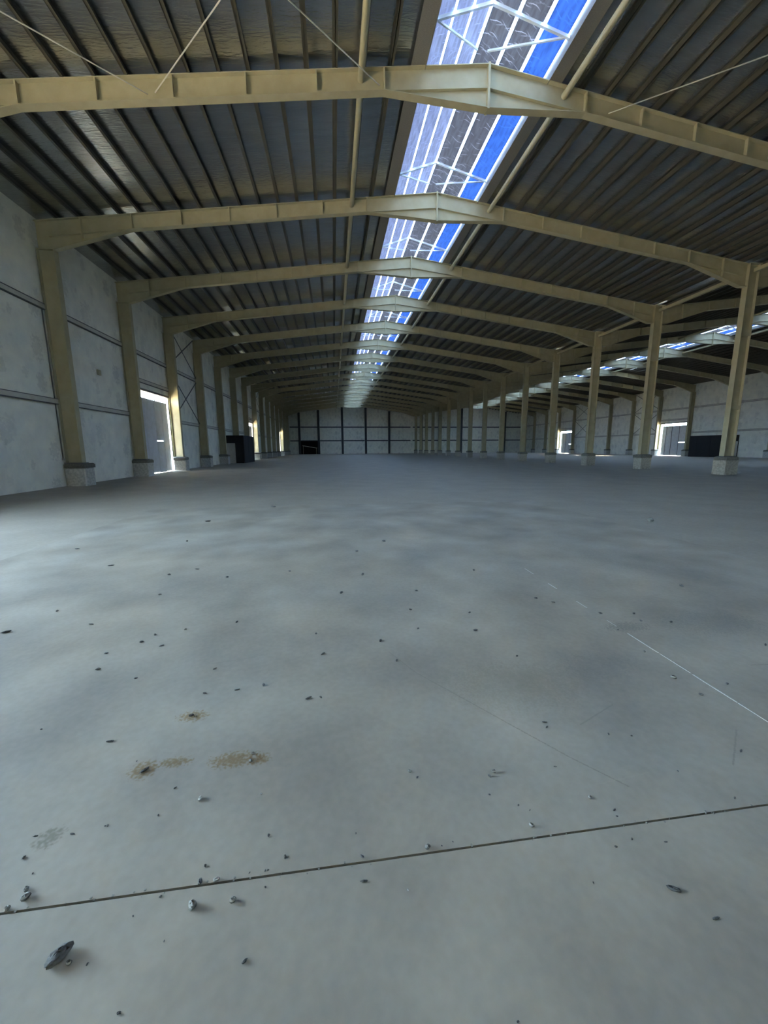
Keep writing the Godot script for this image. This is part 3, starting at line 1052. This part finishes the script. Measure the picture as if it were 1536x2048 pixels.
# ---------------------------------------------------------------- small things
func small_things() -> void:
	var st := mb()
	box(st, Vector3(WALL_L, 5.46, -22.78), Vector3(WALL_L + 0.07, 5.72, -22.5))
	box(st, Vector3(WALL_L + 0.07, 5.5, -22.74), Vector3(WALL_L + 0.085, 5.68, -22.54))
	tag(part("vent_box", st.commit(), m.cream_steel, self), "small grey vent box high on the white wall panel", "box")  # box built in place of a small vent in the wall
	st = mb()
	tube(st, Vector3(WALL_L + 0.04, 1.25, -19.02), Vector3(WALL_L + 0.04, 7.46, -19.02), 0.022, 8)
	var cable := thing("cable_conduit", "thin dark conduit running up the white wall beside a column", "conduit", Vector3.ZERO)
	part("pipe", st.commit(), m.dark_steel, cable)
	part("end_clip", boxmesh(Vector3(WALL_L + 0.005, 1.17, -19.06), Vector3(WALL_L + 0.1, 1.25, -18.98)), m.pale_board, cable)
	# rubble: x, distance, size in mm, kind (0 crumb, 1 stone, 2 splinter, 3 white chip)
	var list := [[-0.93,1.12,57,2],[-0.89,1.1,20,1],[-0.55,1.21,36,1],[-0.41,1.21,26,1],[-0.33,1.03,18,0],[-0.67,0.96,13,0],[-1.19,1.35,22,1],[-1.17,1.32,33,1],[-1.21,1.29,22,1],[-0.49,1.29,25,3],[-0.55,1.29,25,0],[0.07,1.21,29,2],[0.07,1.3,18,0],[-0.24,1.34,18,0],[-0.55,1.35,13,0],[-0.31,1.3,9,0],[-0.3,1.3,9,0],[-0.37,1.3,8,0],[-0.68,1.26,11,0],[-1.01,1.87,51,2],[-0.48,1.91,22,1],[-0.48,1.86,21,1],[-0.67,1.66,28,3],[-0.39,1.65,12,3],[-0.83,1.6,12,0],[-1.03,1.58,12,0],[-1.04,1.58,9,0],[-1.31,1.57,21,2],[-1.16,1.56,22,2],[-1.29,1.48,16,0],[-0.32,1.44,15,0],[0.05,1.4,9,0],[-1.76,2.27,13,0],[-1.3,2.11,40,2],[-1.21,1.41,8,0],[-0.75,1.21,7,0],[-0.61,1.12,7,0],[-0.83,1.09,10,0],[-0.3,1.24,9,0],[-0.81,1.74,15,0],[-1.08,1.94,11,0],[-0.92,2.27,31,0],[0.34,1.68,20,1],[0.37,1.64,16,0],[0.76,1.62,25,1],[0.73,1.6,19,0],[1.09,1.61,19,2],[1.15,1.42,20,1],[1.22,1.35,20,2],[1.21,1.32,11,0],[0.8,1.43,12,0],[0.84,1.4,13,2],[0.81,1.33,24,1],[0.34,1.3,25,1],[0.4,1.3,8,0],[0.45,1.31,7,0],[1.21,1.03,50,2],[1.28,0.93,28,2],[1.11,1.2,13,0],[1.2,1.22,11,0],[1.33,1.19,16,2],[2.14,1.57,27,2],[1.82,1.33,18,2],[1.69,1.5,10,0],[1.2,1.88,25,2],[1.52,1.78,17,0],[1.64,1.75,13,0],[0.93,1.09,8,0],[0.23,1.16,8,3],[0.48,0.79,9,0],[0.69,1.5,11,0],[-2.99,3.66,81,2],[-4.28,6.8,75,2],[-3.18,5.7,78,2],[-2.32,3.73,52,2],[-1.87,3.14,28,0],[-1.48,3.21,38,2],[-1.9,5.35,62,2],[-2.88,9.02,125,2],[-1.73,11.02,155,2],[-0.96,3.58,33,0],[-0.13,2.89,44,2],[-0.21,2.34,50,2],[-0.13,2.34,23,0],[-0.7,2.5,38,2],[-0.53,2.53,31,0],[-0.93,2.79,34,2],[0.04,4.18,51,0],[0.35,3.03,38,0],[0.44,2.71,27,0],[0.33,4.8,46,0],[0.83,6.53,62,0],[1.22,3.1,41,0],[1.82,4.75,47,0],[0.72,3.21,23,0],[0.73,3.62,36,0],[1.21,1.92,33,2],[2.35,2.21,39,1],[2.37,2.02,30,0],[6.84,7.44,142,1],[4.01,3.82,53,0],[2.43,2.56,28,0],[2.14,3.72,38,0],[2.26,3.59,37,0],[2.89,3.22,30,0],[2.83,3.06,33,0],[3.09,3,33,0],[-1.8,2.9,34,0],[-1.62,3.42,31,0],[-1.68,3.3,30,0],[-0.2,3.24,27,0],[-2.85,4.1,36,0],[-1.46,2.74,22,0],[-0.91,2.49,24,0],[-1.39,3.49,27,0],[-2,4.43,34,0],[2.57,3.27,35,0],[1.3,3.47,30,0],[1.39,2.64,24,0],[0.9,4.13,35,0],[0.32,5.94,48,0],[-0.63,5.07,34,0],[-1.4,4.94,39,0],[-2.19,5.16,39,0],[-2.64,7.07,54,0],[3.5,2.52,46,2],[2.66,2.1,24,0],[2.49,2.93,22,0]]
	var kinds := ["rubble_crumb", "broken_stone", "wood_splinter", "mortar_chip"]
	var labels := ["tiny dark rubble crumb on the bare concrete floor", "small angular grey stone on the bare concrete floor", "thin dark splinter lying flat on the bare concrete floor", "small pale mortar chip on the bare concrete floor"]
	var groups := ["rubble crumbs on the floor", "broken stones on the floor", "dark splinters on the floor", "mortar chips on the floor"]
	var mats := [m.rubble_dark, m.rubble_grey, m.rubble_dark, m.rubble_white]
	var forms := [[], [], [], []]
	for v in 4:
		forms[0].append(rock(200 + v, 1.7, 0.42, 0.3))
		forms[1].append(rock(210 + v, 1.25, 0.62, 0.2))
		forms[2].append(rock(220 + v, 3.2, 0.22, 0.25))
		forms[3].append(rock(230 + v, 1.8, 0.5, 0.25))
	rng.seed = 11
	for i in list.size():
		var q: Array = list[i]
		var k: int = q[3]
		var size: float = q[2] * 0.001
		var o := part(kinds[k], forms[k][i % 4], mats[k], self, Vector3(q[0], 0, -q[1]))
		o.rotation.y = rng.randf_range(-0.5, 0.9) if k == 2 else rng.randf() * TAU
		o.scale = Vector3.ONE * size
		if i == 0:
			o.mesh = rock(253, 1.7, 0.42, 0.24, 8, 12)
			o.scale = Vector3.ONE * 0.072
			o.rotation.y = 0.95
			tag(o, "largest dark clod on the concrete, a crumb beside it, before the sawn joint", "clod")
		elif i == 2:
			tag(o, "rounded grey stone with a broken rim, just before the sawn joint", "stone")
		elif i == 99:
			tag(o, "lone stone far out on the floor towards the free columns", "stone")
		elif i == 56:
			o.mesh = forms[1][2]
			o.scale = Vector3(0.05, 0.018, 0.026)
			o.rotation.y = -0.55
			tag(o, "flat oblong stone sliver before the sawn joint", "stone")
		else:
			tag(o, labels[k], ["crumb", "stone", "splinter", "chip"][k], groups[k])
	# crumbs of dried mud on the mud patches
	for q in [[-0.6, 1.88, 0.11, 34], [-0.44, 1.87, 0.04, 12], [-0.91, 2.27, 0.07, 12], [-0.99, 1.885, 0.06, 14]]:
		var ms := mb()
		for i in q[3]:
			var s := rng.randf_range(0.002, 0.008)
			var at := Vector3(q[0] + rng.randfn(0, 0.5) * q[2], 0, -q[1] + rng.randfn(0, 0.5) * q[2] * 0.35)
			ms.append_from(forms[0][i % 4], 0, Transform3D(Basis(Vector3.UP, rng.randf() * TAU).scaled(Vector3(s, s * 0.6, s)), at))
		var o := part("dried_mud", ms.commit(), m.mud, self)
		tag(o, ["broad brown patch of dried mud on the concrete", "small brown mud patch beside the broad one", "curved brown mud mark farthest from the sawn joint", "mud patch under the splinter"][[-0.6, -0.44, -0.91, -0.99].find(q[0])], "mud", "", "stuff")


func _ready() -> void:
	stage()
	materials()
	build_floor()
	wall_side(WALL_L, 1.0, "left", "white plastered wall with three sheet gates and steel columns")
	wall_side(WALL_R, -1.0, "right", "far white plastered wall of the second aisle with sheet gates")
	gable(LAST, "back", "plastered far end wall with dark columns and rails", m.plaster, 1.0, [[RIDGE[0] - 14.2, RIDGE[0] - 9.0, 3.6]])
	gable(FIRST, "front", "plastered end wall behind the viewer", m.plaster, -1.0, [])
	foil_roof()
	purlins()
	frames()
	longitudinal()
	lanterns()
	doors()
	booths()
	far_end()
	small_things()
